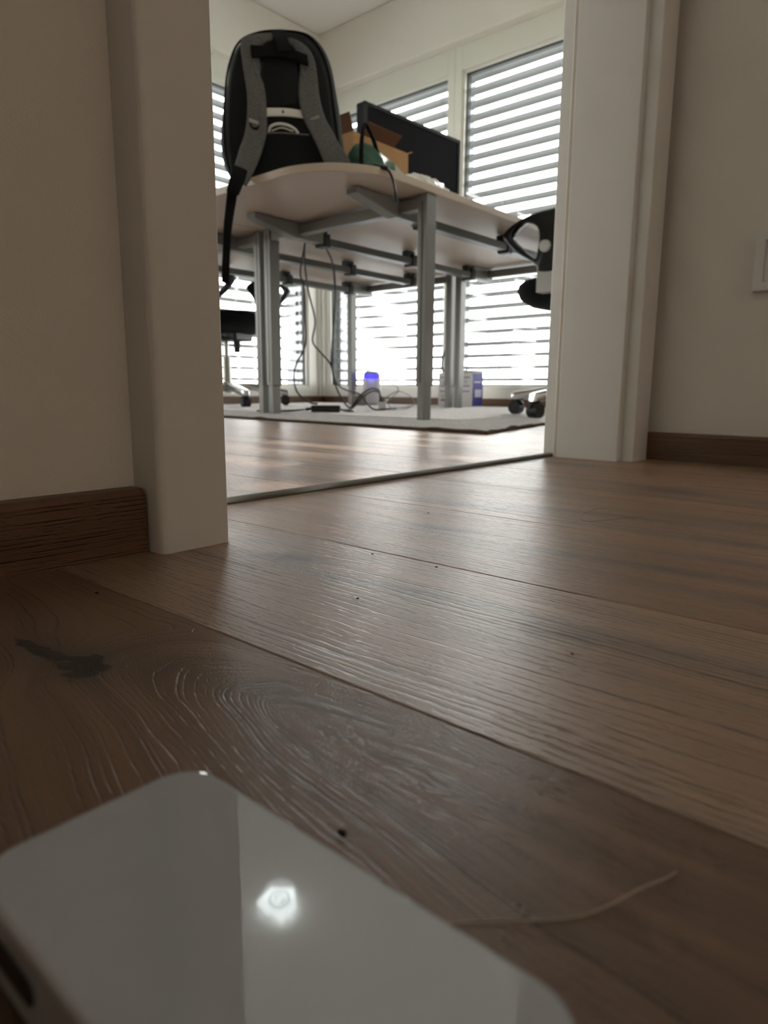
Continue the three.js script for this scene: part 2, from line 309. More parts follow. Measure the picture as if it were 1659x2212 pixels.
skirt('baseboard_right', 2.79, new THREE.Matrix4().makeBasis(V(0, 0, -1), V(0, 1, 0), V(1, 0, 0)).setPosition(WX, 0, 2.39), 'dark wood skirting board under the wall socket');
skirt('baseboard_window', 3.0, new THREE.Matrix4().makeBasis(V(0, 0, -1), V(0, 1, 0), V(1, 0, 0)).setPosition(XF - 0.033, 0, -0.80), 'brown skirting board under the right windows', 0.05);
skirt('baseboard_far', 5.2, new THREE.Matrix4().makeBasis(V(-1, 0, 0), V(0, 1, 0), V(0, 0, -1)).setPosition(3.64, 0, ZF + 0.033), 'brown skirting board under the far windows', 0.05);

// ---------------------------------------------------------------- door frame
{
  const d = structure('door_1', 'white door frame of the open doorway');
  const cas = (x0, x1, a, b) => post(x0, x1, -0.432, -0.3985, 0, 2.08, [0.001, 0.001, b, a]);
  obj('door_casing', cas(0.2345, 0.288, 0.006, 0.0012), M.lacquer, d);
  obj('door_casing', cas(1.047, 1.1045, 0.002, 0.002), M.lacquer, d);
  obj('door_casing', bx(0.2345, 1.1045, 2.02, 2.08, -0.432, -0.3985, 0.004), M.lacquer, d);
  const panelL = [bx(0.258, 0.2862, 0, 2.03, -0.522, -0.418, 0.0025), bx(0.252, 0.272, 0, 2.03, -0.553, -0.519, 0.0015)];
  const panelR = [post(1.034, 1.068, -0.522, -0.4185, 0, 2.03, [0.002, 0.001, 0.001, 0.002])];
  obj('jamb_panel', panelL, M.lacquer, d); obj('jamb_panel', panelR, M.lacquer, d);
  obj('door_stop', post(1.049, 1.075, -0.553, -0.5195, 0, 2.03, [0.0015, 0.001, 0.001, 0.001]), M.lacquer, d);
  obj('seal_strip', post(1.0345, 1.046, -0.5285, -0.5205, 0, 2.025, [0.003, 0.002, 0.001, 0.001]), std('#d9d2c6', 0.6), d);
  obj('jamb_panel', bx(0.262, 1.068, 2.0, 2.035, -0.553, -0.42, 0.002), M.lacquer, d);
  obj('door_casing', [bx(0.198, 0.255, 0, 2.06, -0.565, -0.5445, 0.003), bx(1.074, 1.13, 0, 2.06, -0.565, -0.5445, 0.003)], M.lacquer, d);
}
{ // wall socket, seen at the right edge
  const s = thing('wall_socket', 'white square wall socket frame above the right skirting board', 'socket', [WX, 0.29, -0.2285]);
  obj('cover_frame', ext([[-0.0405, -0.0405], [0.0405, -0.0405], [0.0405, 0.0405], [-0.0405, 0.0405]], 0.010, { bevel: 0.0028, holes: [[[-0.0275, -0.0275], [-0.0275, 0.0275], [0.0275, 0.0275], [0.0275, -0.0275]]] }).rotateY(-Math.PI / 2), M.whitePlastic, s);
  obj('insert', [ext([[-0.0272, -0.0272], [0.0272, -0.0272], [0.0272, 0.0272], [-0.0272, 0.0272]], 0.007, { bevel: 0.001, holes: [Array.from({ length: 24 }, (_, i) => [Math.cos(-i / 24 * 2 * Math.PI) * 0.0195, Math.sin(-i / 24 * 2 * Math.PI) * 0.0195])] }).rotateY(-Math.PI / 2), bx(-0.002, -0.0005, -0.02, 0.02, -0.02, 0.02)], M.whitePlastic, s);
}
// ---------------------------------------------------------------- lamps
function lamp(label, pos, glow, I, color, parts) {
  const t = thing('ceiling_lamp', label, 'lamp', pos);
  parts(t, new THREE.MeshStandardMaterial({ color: '#ffffff', emissive: new THREE.Color(...color), emissiveIntensity: glow, roughness: 0.6 }));
  const l = new THREE.PointLight(new THREE.Color(...color), I, 0, 2); l.castShadow = true; l.shadow.radius = 4.5; t.add(l); return t;
}
lamp('flat five sided frosted lamp on the office ceiling, mirrored in the charger', [1.917, 2.44, -2.339], 3.4, 0.02, [0.90, 1.0, 1.0], (t, m) => {
  const P = [[-0.081, -0.077], [0.026, -0.100], [0.100, -0.007], [0.029, 0.094], [-0.074, 0.090]].map((q) => [q[0], -q[1]]).reverse();
  obj('lamp_shade', ext(P, 0.03, { bevel: 0.004 }).rotateX(-Math.PI / 2), m, t);
  obj('diffuser_rib', [tube([[-0.04, -0.001, -0.035], [0.015, -0.002, -0.05], [0.05, -0.002, -0.005], [0.015, -0.002, 0.048], [-0.038, -0.002, 0.045], [-0.052, -0.001, 0.005], [-0.04, -0.001, -0.035]], 0.0035), tube([[-0.02, -0.001, -0.01], [0.0, -0.002, -0.022], [0.02, -0.001, -0.008]], 0.0035), tube([[-0.012, -0.001, 0.02], [0.006, -0.002, 0.026], [0.02, -0.001, 0.016]], 0.0035)], std('#9aa3a4', 0.6), t);
  obj('ceiling_plate', cyl(0, 0.03, 0.06, 0, 0.06), M.frameWhite, t);
});
lamp('small warm wall lamp on the rear wall of the hall, behind the viewpoint', [0.05, 1.5, 2.33], 0.25, 0.55, [1.0, 0.81, 0.64], (t, m) => {
  t.name = numbered('wall_lamp'); t.userData.category = 'lamp';
  obj('lamp_shade', new THREE.LatheGeometry([[0.045, -0.09], [0.075, -0.085], [0.08, 0], [0.07, 0.09], [0.04, 0.092]].map((p) => new THREE.Vector2(...p)), 32), m, t);
  obj('wall_plate', bx(-0.05, 0.05, -0.07, 0.07, 0.045, 0.068, 0.004), M.frameWhite, t);
});

// ---------------------------------------------------------------- rug
{
  const C = [[1.43, -0.91], [1.63, -3.45], [3.60, -3.70], [3.63, -1.41]], N = 90, t = thing('rug', 'flat grey woven rug with a dark frayed edge under the desks', 'rug');
  const weave = tex(512, 512, (x, y) => { const s = ((x >> 2) + (y >> 2)) & 1, q = 0.73 + 0.07 * (s ? 1 : -1) + 0.10 * tor(x, y, 512, 512, 12, 12) + 0.07 * tor(x, y, 512, 512, 3, 3) + 0.08 * (rnd() - 0.5); return [q, q * 0.985, q * 0.965]; }, { srgb: true });
  weave.repeat.set(3, 3);
  const g = new THREE.PlaneGeometry(1, 1, N, N), p = g.attributes.position, uv = g.attributes.uv;
  for (let i = 0; i < p.count; i++) {
    const a = p.getX(i) + 0.5, b = p.getY(i) + 0.5;
    const x = (1 - a) * ((1 - b) * C[0][0] + b * C[1][0]) + a * ((1 - b) * C[3][0] + b * C[2][0]), z = (1 - a) * ((1 - b) * C[0][1] + b * C[1][1]) + a * ((1 - b) * C[3][1] + b * C[2][1]);
    p.setXYZ(i, x, 0.0056 + 0.0005 * n2(x * 9, z * 9), z); uv.setXY(i, x, z);
  }
  g.computeVertexNormals();
  obj('pile', g, std('#ffffff', 0.95, { map: weave, bumpMap: weave, bumpScale: 0.002 }), t);
  const edge = []; for (let k = 0; k < 4; k++) { const A = C[k], B = C[(k + 1) % 4], n = 60; for (let i = 0; i < n; i++) { const q = i / n, lump = Math.max(0, n2(k * 9 + q * 11, 3) - 0.45) * 0.012; edge.push([A[0] + (B[0] - A[0]) * q + 0.004 * n2(k * 5 + q * 30, 1), 0.0042 + lump, A[1] + (B[1] - A[1]) * q + 0.004 * n2(k * 5 + q * 30, 8)]); } }
  edge.push(edge[0]);
  obj('edge_binding', tube(edge, 0.0042, 900, 6), std('#4a3b31', 0.95), t, 'dark brown frayed rug edge');
  obj('backing', uvMetric(ext(C.map((q) => [q[0], -q[1]]), 0.0045).rotateX(-Math.PI / 2).translate(0, 0.0004, 0)), std('#5a5048', 1), t);
}
const RUG = 0.0065;

// ---------------------------------------------------------------- desks, back to back
function desk(label, zN, zI, far) { // zN: outer legs, zI: legs on the shared side
  const t = thing('desk', label, 'desk'), s = far ? -1 : 1, e0 = zN + 0.026 * s, e1 = zI - 0.027 * s, R = 0.26, P = [];
  const X0 = 1.42, X1 = 3.20;
  for (let i = 0; i <= 16; i++) { const a = Math.PI / 2 * i / 16; P.push([X0 + R - R * Math.cos(a), e0 - s * (R - R * Math.sin(a))]); }
  P.push([X1, e0], [X1, e1], [X0, e1]);
  const top = ext((far ? P : P.slice().reverse()).map((q) => [q[0], -q[1]]), 0.024, { bevel: 0.0025 }).rotateX(-Math.PI / 2).translate(0, 0.7245, 0);
  obj('tabletop', uvMetric(top), M.deskTop, t);
  const rails = [zN - s * 0.123, zI + s * 0.16];
  for (const x of [1.846, 3.16]) {
    for (const z of [zN, zI]) {
      const L = obj('leg', [bx(x - 0.025, x + 0.025, 0.118, 0.7235, z - 0.019, z + 0.019, 0.003)], M.steelGrey, t);
      obj('inner_tube', bx(x - 0.020, x + 0.020, RUG, 0.13, z - 0.0145, z + 0.0145, 0.002), M.steelGrey, L);
      obj('groove', bx(x - 0.0262, x - 0.0245, 0.13, 0.70, z - 0.0035, z + 0.0035), M.steelDark, L);
    }
    const a = Math.min(zN, zI) + 0.02, b = Math.max(zN, zI) - 0.02;
    obj('crossbar', bx(x - 0.02, x + 0.02, 0.680, 0.716, a, b, 0.003), M.steelGrey, t);
    const d = x < 2 ? 1 : -1;
    for (const z of rails) {
      const A = ext(d > 0 ? [[-0.225, 0.7215], [-0.225, 0.703], [-0.03, 0.666], [0.12, 0.666], [0.12, 0.7215]] : [[0.03, 0.7215], [-0.15, 0.7215], [-0.15, 0.666], [0.03, 0.666]], 0.046, { bevel: 0.002 }).translate(x, 0, z - 0.023);
      obj('support_arm', A, M.steelGrey, t);
    }
  }
  for (const z of rails) {
    const r = obj('rail', [bx(1.94, 3.02, 0.664, 0.692, z - 0.022, z + 0.022, 0.002)], M.steelDark, t);
    for (const x of [1.975, 2.53, 3.005]) obj('clamp', [bx(x - 0.018, x + 0.018, 0.656, 0.706, z - 0.027, z + 0.027, 0.004), bx(x - 0.045, x + 0.01, 0.690, 0.7215, z - 0.016, z + 0.016, 0.003)], M.black, r);
  }
  if (!far) {
    obj('cable_plate', [cyl(1.99, 0.694, 0.700, -2.16, 0.026), cyl(1.99, 0.70, 0.7215, -2.16, 0.012)], M.alu, t);
    obj('cable_plate', [cyl(2.01, 0.690, 0.695, -2.08, 0.02), bx(1.93, 2.03, 0.694, 0.698, -2.11, -2.06)], M.alu, t);
  }
  return t;
}
desk('beige topped desk with a rounded corner and grey steel legs nearest the doorway', -1.427, -2.205, false);
desk('beige topped desk with grey steel legs standing behind the one with the backpack', -3.02, -2.268, true);

// ---------------------------------------------------------------- swivel chairs
function solid(outline, rows, n = 48) { // closed skin through rows of [scale x, scale z, y, shift z]; outline(a) -> [x, z]
  const pos = [], idx = [];
  rows.forEach(([sx, sz, y, dz = 0]) => { for (let i = 0; i < n; i++) { const o = outline(i / n * 2 * Math.PI); pos.push(o[0] * sx, y, o[1] * sz + dz); } });
  for (let k = 0; k + 1 < rows.length; k++) for (let i = 0; i < n; i++) { const a = k * n + i, b = k * n + (i + 1) % n; idx.push(a, a + n, b, b, a + n, b + n); }
  const g = new THREE.BufferGeometry(); g.setAttribute('position', new THREE.Float32BufferAttribute(pos, 3)); g.setIndex(idx); g.computeVertexNormals(); return g;
}
const superell = (rx, rz, e) => (a) => [rx * Math.sign(Math.cos(a)) * Math.abs(Math.cos(a)) ** (2 / e), rz * Math.sign(Math.sin(a)) * Math.abs(Math.sin(a)) ** (2 / e)];
function chair(label, pos, turn, baseTurn) { // faces -z, origin on the rug
  const t = thing('swivel_chair', label, 'chair', pos, turn);
  for (let k = 0; k < 5; k++) {
    const a = baseTurn + k * 2 * Math.PI / 5, c = Math.cos(a), s = Math.sin(a), q = new THREE.Matrix4().makeBasis(V(c, 0, s), V(0, 1, 0), V(-s, 0, c));
    const bar = ext([[0.02, 0.075], [0.02, 0.135], [0.12, 0.125], [0.335, 0.093], [0.352, 0.088], [0.355, 0.060], [0.325, 0.058], [0.12, 0.085]], 0.040, { bevel: 0.008, smooth: false }).translate(0, 0, -0.020).applyMatrix4(q);
    const L = obj('base_leg', toCreasedNormals(bar, 0.9), M.chrome, t);
    const w = [-0.0125, 0.0115].map((z) => new THREE.CylinderGeometry(0.0265, 0.0265, 0.022, 28).rotateX(Math.PI / 2).translate(0.335, 0.0265, z));
    const rims = [-0.0125, 0.0115].map((z) => new THREE.TorusGeometry(0.0225, 0.006, 8, 28).translate(0.335, 0.0287, z));
    const hood = ext([[0.30, 0.045], [0.318, 0.058], [0.352, 0.058], [0.368, 0.040], [0.36, 0.030], [0.345, 0.045], [0.32, 0.045], [0.308, 0.034]], 0.012).translate(0, 0, -0.006);
    obj('caster', [...w, ...rims, hood, cyl(0.335, 0.045, 0.066, 0, 0.006)].map((g) => g.applyMatrix4(q)), M.black, L);
  }
  obj('hub', [cyl(0, 0.07, 0.14, 0, 0.034, 0.03)], M.chrome, t);
  obj('gas_column', [cyl(0, 0.13, 0.28, 0, 0.025), cyl(0, 0.28, 0.37, 0, 0.014)], M.alu, t);
  obj('mechanism', [bx(-0.085, 0.085, 0.365, 0.415, -0.13, 0.12, 0.012), cyl(0.02, 0.30, 0.37, -0.09, 0.018, 0.022), bx(-0.02, 0.02, 0.36, 0.40, 0.1, 0.30, 0.008)], M.black, t);
  obj('lever', tube([[0.07, 0.385, -0.04], [0.18, 0.375, -0.05], [0.24, 0.37, -0.05]], 0.006), M.black, t);
  obj('seat', solid(superell(0.25, 0.285, 2.8), [[0.01, 0.01, 0.405], [0.5, 0.5, 0.408], [0.82, 0.82, 0.425], [0.96, 0.96, 0.452], [1, 1, 0.48], [0.985, 0.985, 0.502], [0.93, 0.93, 0.516], [0.7, 0.7, 0.522], [0.01, 0.01, 0.518]]).translate(0, 0, -0.02), M.blackSoft, t);
  const bo = superell(0.215, 0.27, 3.2), back = ext(Array.from({ length: 40 }, (_, i) => { const o = bo(i / 40 * 2 * Math.PI); return [o[0] * (o[1] < 0 ? 0.9 : 1), o[1]]; }), 0.04, { bevel: 0.014 });
  const bp = back.attributes.position; for (let i = 0; i < bp.count; i++) bp.setZ(i, bp.getZ(i) - 0.9 * bp.getX(i) ** 2 + 0.35 * (bp.getY(i) + 0.05) ** 2);
  back.computeVertexNormals(); obj('backrest', back.translate(0, 0.83, 0.265), M.blackSoft, t);
  obj('back_post', tube([[0, 0.38, 0.27], [0, 0.5, 0.335], [0, 0.7, 0.335], [0, 0.85, 0.33]], 0.017), M.black, t);
  const outer = [[0.03, 0.70], [-0.02, 0.733], [-0.09, 0.734], [-0.152, 0.727], [-0.222, 0.705], [-0.266, 0.676], [-0.270, 0.666], [-0.212, 0.604], [-0.144, 0.562], [-0.122, 0.54], [-0.118, 0.528], [-0.045, 0.528], [-0.04, 0.58], [-0.015, 0.64]];
  const hole = [[-0.186, 0.700], [-0.130, 0.682], [-0.118, 0.65], [-0.122, 0.600], [-0.128, 0.572], [-0.192, 0.616], [-0.232, 0.660]];
  for (const s of [-1, 1]) {
    const x = s * 0.27, A = obj('armrest', toCreasedNormals(ext(outer, 0.042, { holes: [hole], bevel: 0.009, smooth: true }).rotateY(-Math.PI / 2).translate(x + 0.021, 0, 0), 0.8), M.blackGloss, t);
    obj('knob', new THREE.CylinderGeometry(0.020, 0.022, 0.012, 24).rotateZ(Math.PI / 2).translate(x + s * 0.026, 0.609, -0.088), std('#d2d2d0', 0.25, { metalness: 0.3 }), A);
    obj('bracket', [bx(x - 0.004, x + 0.004, 0.452, 0.536, -0.122, -0.06, 0.002).translate(s * 0.010, 0, 0), bx(Math.min(x, x - s * 0.12), Math.max(x, x - s * 0.12), 0.452, 0.459, -0.122, -0.06, 0.002)], std('#b9b8b6', 0.35, { metalness: 0.3 }), A);
  }
  return t;
}
const RAD = Math.PI / 180;
chair('black swivel chair with an open loop armrest at the right, close to the door jamb', [2.6, RUG, -1.16], 0, 49.7 * RAD);
chair('black swivel chair behind the far desk at the left, beside the door casing', [2.45, RUG, -3.35], Math.PI + 0.3, (38 + 180) * RAD + 0.3);

// ---------------------------------------------------------------- backpack (x to its right as seen, y up, z towards the viewer)
{
  const heather = tex(256, 256, (x, y) => { const q = 0.42 + 0.12 * tor(x, y, 256, 256, 14, 5) + 0.10 * tor(x, y, 256, 256, 30, 12) + 0.16 * (rnd() - 0.5); return [q, q * 0.985, q * 0.965]; }, { srgb: true }); heather.repeat.set(7, 7);
  const darkHeather = std('#3a3d3c', 0.95, { map: heather }); darkHeather.color.set('#8a8d8a');
  const fab = std('#d6d6d6', 0.95, { map: heather, bumpMap: heather, bumpScale: 0.001 }), shellM = std('#6c706e', 0.95, { map: heather }), mesh = std('#08080a', 0.95), web = std('#060608', 0.85, { specularIntensity: 0.4 }), pale = std('#d8d3ca', 0.6);
  const t = thing('backpack', 'grey and black backpack with dangling strap standing on the near desk corner', 'backpack', [1.554, 0.749, -1.789], -46.2 * RAD); t.scale.y = 1.03;
  const outer = [[-0.150, 0.012], [-0.172, 0.030], [-0.192, 0.065], [-0.201, 0.128], [-0.193, 0.214], [-0.178, 0.286], [-0.160, 0.366], [-0.130, 0.412], [-0.094, 0.437], [-0.021, 0.452], [0.052, 0.452], [0.088, 0.444], [0.124, 0.418], [0.153, 0.368], [0.171, 0.287], [0.183, 0.22], [0.188, 0.171], [0.196, 0.113], [0.193, 0.04], [0.17, 0.004], [0, 0], [-0.11, 0.002]];
  obj('shell', toCreasedNormals(uvMetric(ext(outer, 0.17, { bevel: 0.045, smooth: true }).translate(0, 0, -0.155)), 1.1), shellM, t);
  const panel = [[-0.155, 0.03], [-0.170, 0.094], [-0.166, 0.232], [-0.150, 0.333], [-0.118, 0.398], [-0.065, 0.421], [0.012, 0.426], [0.070, 0.417], [0.112, 0.383], [0.138, 0.324], [0.154, 0.222], [0.168, 0.119], [0.165, 0.02], [0, 0.01]];
  obj('back_panel', toCreasedNormals(ext(panel, 0.03, { bevel: 0.012, smooth: true }).translate(0, 0, -0.004), 1.1), mesh, t);
  obj('back_pad', toCreasedNormals(ext([[-0.06, 0.23], [0.05, 0.23], [0.055, 0.30], [0.04, 0.36], [-0.04, 0.365], [-0.065, 0.31]], 0.014, { bevel: 0.006, smooth: true }).translate(0, 0, 0.022), 1.1), mesh, t);
  obj('seam_piping', tube([[-0.166, 0.03, 0.012], [-0.181, 0.094, 0.012], [-0.178, 0.232, 0.012], [-0.16, 0.34, 0.012], [-0.125, 0.404, 0.012], [-0.065, 0.43, 0.012], [0.02, 0.436, 0.012], [0.08, 0.427, 0.012], [0.122, 0.39, 0.012], [0.149, 0.324, 0.012], [0.165, 0.222, 0.012], [0.179, 0.119, 0.012]], 0.0035), web, t);
  function strap(A, B, th) { // padded band between two edge lines
    const n = 40, m = 12, cA = new THREE.CatmullRomCurve3(A.map((p) => V(...p)), false, 'centripetal'), cB = new THREE.CatmullRomCurve3(B.map((p) => V(...p)), false, 'centripetal'), pos = [], idx = [], uv = [];
    for (let i = 0; i <= n; i++) {
      const a = cA.getPoint(i / n), b = cB.getPoint(i / n), c = a.clone().lerp(b, 0.5), h = b.clone().sub(c);
      const tan = cA.getTangent(i / n).add(cB.getTangent(i / n)).normalize(), nr = new THREE.Vector3().crossVectors(h, tan).normalize(); if (nr.z < 0) nr.negate();
      for (let k = 0; k < m; k++) { const q = k / m * 2 * Math.PI, x = Math.sign(Math.cos(q)) * Math.abs(Math.cos(q)) ** 0.5, y = Math.sign(Math.sin(q)) * Math.abs(Math.sin(q)) ** 0.7; const p = c.clone().addScaledVector(h, x).addScaledVector(nr, y * th / 2); pos.push(p.x, p.y, p.z); uv.push(p.x, p.y); }
    }
    for (let i = 0; i < n; i++) for (let k = 0; k < m; k++) { const a = i * m + k, b = i * m + (k + 1) % m; idx.push(a, b, a + m, b, b + m, a + m); }
    for (const r of [0, n]) for (let k = 1; k < m - 1; k++) idx.push(r * m, r * m + k, r * m + k + 1);
    const g = new THREE.BufferGeometry(); g.setAttribute('position', new THREE.Float32BufferAttribute(pos, 3)); g.setAttribute('uv', new THREE.Float32BufferAttribute(uv, 2)); g.setIndex(idx); g.computeVertexNormals(); return g;
  }
  const sl = obj('shoulder_strap', strap([[-0.022, 0.421, 0.026], [-0.068, 0.419, 0.028], [-0.117, 0.404, 0.030], [-0.119, 0.36, 0.030], [-0.113, 0.308, 0.030], [-0.105, 0.253, 0.035], [-0.105, 0.201, 0.040], [-0.113, 0.137, 0.050], [-0.127, 0.091, 0.065], [-0.139, 0.041, 0.085], [-0.147, 0.0, 0.110]],
    [[-0.022, 0.402, 0.026], [-0.045, 0.394, 0.028], [-0.062, 0.378, 0.030], [-0.063, 0.35, 0.030], [-0.055, 0.306, 0.030], [-0.047, 0.255, 0.035], [-0.044, 0.203, 0.040], [-0.046, 0.132, 0.050], [-0.062, 0.073, 0.065], [-0.079, 0.026, 0.085], [-0.102, -0.029, 0.110]], 0.013), fab, t);
  const sr = obj('shoulder_strap', strap([[0.012, 0.412, 0.026], [0.051, 0.405, 0.028], [0.087, 0.383, 0.030], [0.105, 0.353, 0.030], [0.114, 0.306, 0.031], [0.121, 0.245, 0.035], [0.138, 0.188, 0.040], [0.158, 0.154, 0.045], [0.188, 0.102, 0.055], [0.210, 0.073, 0.06], [0.235, 0.02, 0.06]],
    [[0.010, 0.396, 0.026], [0.036, 0.388, 0.028], [0.058, 0.355, 0.030], [0.060, 0.335, 0.030], [0.058, 0.305, 0.031], [0.054, 0.26, 0.035], [0.059, 0.222, 0.040], [0.072, 0.178, 0.045], [0.094, 0.136, 0.055], [0.118, 0.09, 0.06], [0.150, 0.02, 0.06]], 0.013), fab, t);
  obj('reflective_tab', strap([[-0.098, 0.179, 0.052], [-0.070, 0.169, 0.053]], [[-0.098, 0.169, 0.052], [-0.071, 0.160, 0.053]], 0.004), std('#9b958c', 0.5), sl);
  obj('strap_loop', tube([[-0.096, 0.163, 0.05], [-0.085, 0.150, 0.058], [-0.073, 0.150, 0.056], [-0.068, 0.158, 0.05]], 0.003), web, sl);
  obj('reflective_tab', strap([[0.082, 0.179, 0.048], [0.116, 0.193, 0.048]], [[0.086, 0.172, 0.048], [0.121, 0.187, 0.048]], 0.004), std('#85817a', 0.5), sr);
  obj('carry_handle', strap([[-0.088, 0.382, 0.042], [0.014, 0.373, 0.056], [0.084, 0.360, 0.044]], [[-0.086, 0.347, 0.042], [0.006, 0.343, 0.056], [0.088, 0.328, 0.044]], 0.010), web, t);
  obj('top_tab', strap([[-0.028, 0.430, 0.022], [-0.017, 0.40, 0.046], [-0.004, 0.356, 0.062]], [[0.018, 0.432, 0.022], [0.026, 0.40, 0.046], [0.038, 0.360, 0.062]], 0.006), std('#0d0d10', 0.9, { specularIntensity: 0.4 }), t);
  obj('pale_band', strap([[-0.052, 0.216, 0.030], [0.01, 0.216, 0.033], [0.064, 0.212, 0.030]], [[-0.052, 0.191, 0.030], [0.01, 0.192, 0.033], [0.068, 0.189, 0.030]], 0.006), pale, t, 'pale band with a tiny dark mark');
  obj('band_mark', [ext(Array.from({ length: 14 }, (_, i) => [Math.cos(i / 14 * 6.283) * 0.0034, Math.sin(i / 14 * 6.283) * 0.004]), 0.001).translate(0.006, 0.2035, 0.0365), ext([[0, 0], [0.002, 0.002], [0.0005, 0.0035]], 0.001).translate(0.006, 0.2075, 0.0365)], M.black, t);
  obj('pull_loop', [tube([[-0.040, 0.152, 0.03], [-0.034, 0.161, 0.037], [-0.010, 0.168, 0.042], [0.02, 0.165, 0.042], [0.042, 0.156, 0.037], [0.05, 0.149, 0.03]], 0.0042), tube([[-0.03, 0.152, 0.032], [0, 0.159, 0.037], [0.035, 0.152, 0.032]], 0.0022)], pale, t, 'pale pull loop');
  obj('zip', tube([[-0.05, 0.146, 0.028], [0, 0.147, 0.030], [0.084, 0.144, 0.028]], 0.0022), std('#6f6c68', 0.5), t);
  const bk = obj('buckle', [strap([[-0.146, 0.030, 0.108], [-0.150, -0.002, 0.121], [-0.160, -0.05, 0.141]], [[-0.100, 0.014, 0.108], [-0.108, -0.02, 0.121], [-0.122, -0.062, 0.141]], 0.011)], web, t);
  obj('webbing', strap([[-0.158, -0.045, 0.138], [-0.164, -0.094, 0.142], [-0.171, -0.141, 0.142], [-0.176, -0.202, 0.142], [-0.181, -0.256, 0.142], [-0.184, -0.308, 0.142]], [[-0.126, -0.053, 0.138], [-0.134, -0.094, 0.142], [-0.144, -0.141, 0.142], [-0.152, -0.202, 0.142], [-0.157, -0.256, 0.142], [-0.160, -0.318, 0.142]], 0.003), web, bk);
}

// ---------------------------------------------------------------- things on the near desk
const DT = 0.749;
{
  const t = thing('monitor', 'dark flat monitor, switched off, standing on the near desk', 'monitor', [2.425, DT, -1.965], -3.4 * RAD);
  obj('casing', bx(-0.302, 0.302, 0.095, 0.465, -0.022, 0.022, 0.005), std('#131217', 0.75, { specularIntensity: 0.3 }), t);
  obj('screen', bx(-0.285, 0.285, 0.114, 0.449, 0.018, 0.0228), std('#0d0b11', 0.8, { specularIntensity: 0.25 }), t);
  obj('bezel', [bx(-0.302, 0.302, 0.450, 0.465, 0.018, 0.0265, 0.002), bx(-0.302, 0.302, 0.095, 0.113, 0.018, 0.0265, 0.002), bx(-0.302, -0.286, 0.1, 0.46, 0.018, 0.0265, 0.002), bx(0.286, 0.302, 0.1, 0.46, 0.018, 0.0265, 0.002)], std('#17161b', 0.55, { specularIntensity: 0.4 }), t);
  obj('stand', [bx(-0.035, 0.035, 0.005, 0.26, -0.05, -0.028, 0.004), bx(-0.12, 0.12, 0, 0.012, -0.1, 0.08, 0.005)], M.black, t);
}
{
  const kraft = tex(128, 128, (x, y) => { const q = 0.92 + 0.06 * tor(x, y, 128, 128, 3, 14) + 0.05 * (rnd() - 0.5); return [0.70 * q, 0.53 * q, 0.35 * q]; }, { srgb: true }); kraft.repeat.set(5, 5);
  const m = std('#ffffff', 0.9, { map: kraft }), t = thing('cardboard_box', 'open brown cardboard box with bent flaps beside the backpack', 'box', [1.985, DT, -1.80]);
  const w = 0.150, d = 0.055, h = 0.232, q = 0.004;
  obj('wall', [bx(-w, w, 0, h, d - q, d)], m, t); obj('wall', [bx(-w, w, 0, h, -d, -d + q)], m, t); obj('wall', [bx(-w, -w + q, 0, h, -d + q, d - q)], m, t); obj('wall', [bx(w - q, w, 0, h, -d + q, d - q)], m, t); obj('bottom', bx(-w + q, w - q, 0, q, -d + q, d - q), m, t);
  const flap = (x0, x1, L, ang, place) => { const g = bx(x0, x1, 0, L, -q / 2, q / 2, 0.0015); g.rotateX(ang); place(g); return g; };
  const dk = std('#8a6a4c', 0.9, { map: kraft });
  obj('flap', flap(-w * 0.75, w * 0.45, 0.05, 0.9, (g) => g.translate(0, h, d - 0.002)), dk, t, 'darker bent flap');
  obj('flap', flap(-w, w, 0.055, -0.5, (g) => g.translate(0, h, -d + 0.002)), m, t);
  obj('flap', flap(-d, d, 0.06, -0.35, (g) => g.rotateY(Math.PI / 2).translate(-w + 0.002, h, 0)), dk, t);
  obj('flap', flap(-d, d, 0.03, 1.2, (g) => g.rotateY(Math.PI / 2).translate(w - 0.002, h, 0)), m, t);
}
function lump(geo, f, amp, s) { const p = geo.attributes.position, v = V(), n = geo.attributes.normal, k = V(); for (let i = 0; i < p.count; i++) { v.fromBufferAttribute(p, i); k.fromBufferAttribute(n, i); const q = amp * (n3(v.x * f + s, v.y * f, v.z * f) + 0.5 * n3(v.x * f * 2.3, v.y * f * 2.3 + s, v.z * f * 2.3)); p.setXYZ(i, v.x + k.x * q, Math.max(0.0005, v.y + k.y * q), v.z + k.z * q); } geo.computeVertexNormals(); return geo; }
function blob(rx, ry, rz, f, amp, s, taper = 0) { const g = new THREE.SphereGeometry(1, 64, 40), p = g.attributes.position; for (let i = 0; i < p.count; i++) { const x = p.getX(i), k = 1 - taper * x; p.setXYZ(i, x * rx, Math.max(-0.85, p.getY(i)) * ry * k + 0.85 * ry * Math.max(0.2, k), p.getZ(i) * rz * k); } g.deleteAttribute('uv'); g.deleteAttribute('normal'); const q = mergeVertices(g, 1e-5); q.computeVertexNormals(); return lump(q, f, amp, s); }
{
  const t = thing('green_pouch', 'dark green soft bag with pale print lying before the cardboard box', 'bag', [1.80, DT, -1.585]);
  obj('body', blob(0.14, 0.060, 0.048, 14, 0.006, 5, 0.5), std('#1f4a33', 0.55), t);
  obj('handle', tube([[-0.13, 0.05, 0.03], [-0.125, 0.13, 0.03], [-0.10, 0.175, 0.02], [-0.075, 0.14, 0.03], [-0.06, 0.07, 0.045]], 0.0065), M.blackSoft, t);
  obj('print', strapPatch([[0.01, 0.080], [0.055, 0.062], [0.06, 0.044], [0.015, 0.058]], 0.046), std('#9aa59f', 0.7), t);
}
function strapPatch(P, z) { return ext(P, 0.003, { bevel: 0.0008 }).translate(0, 0, z); }
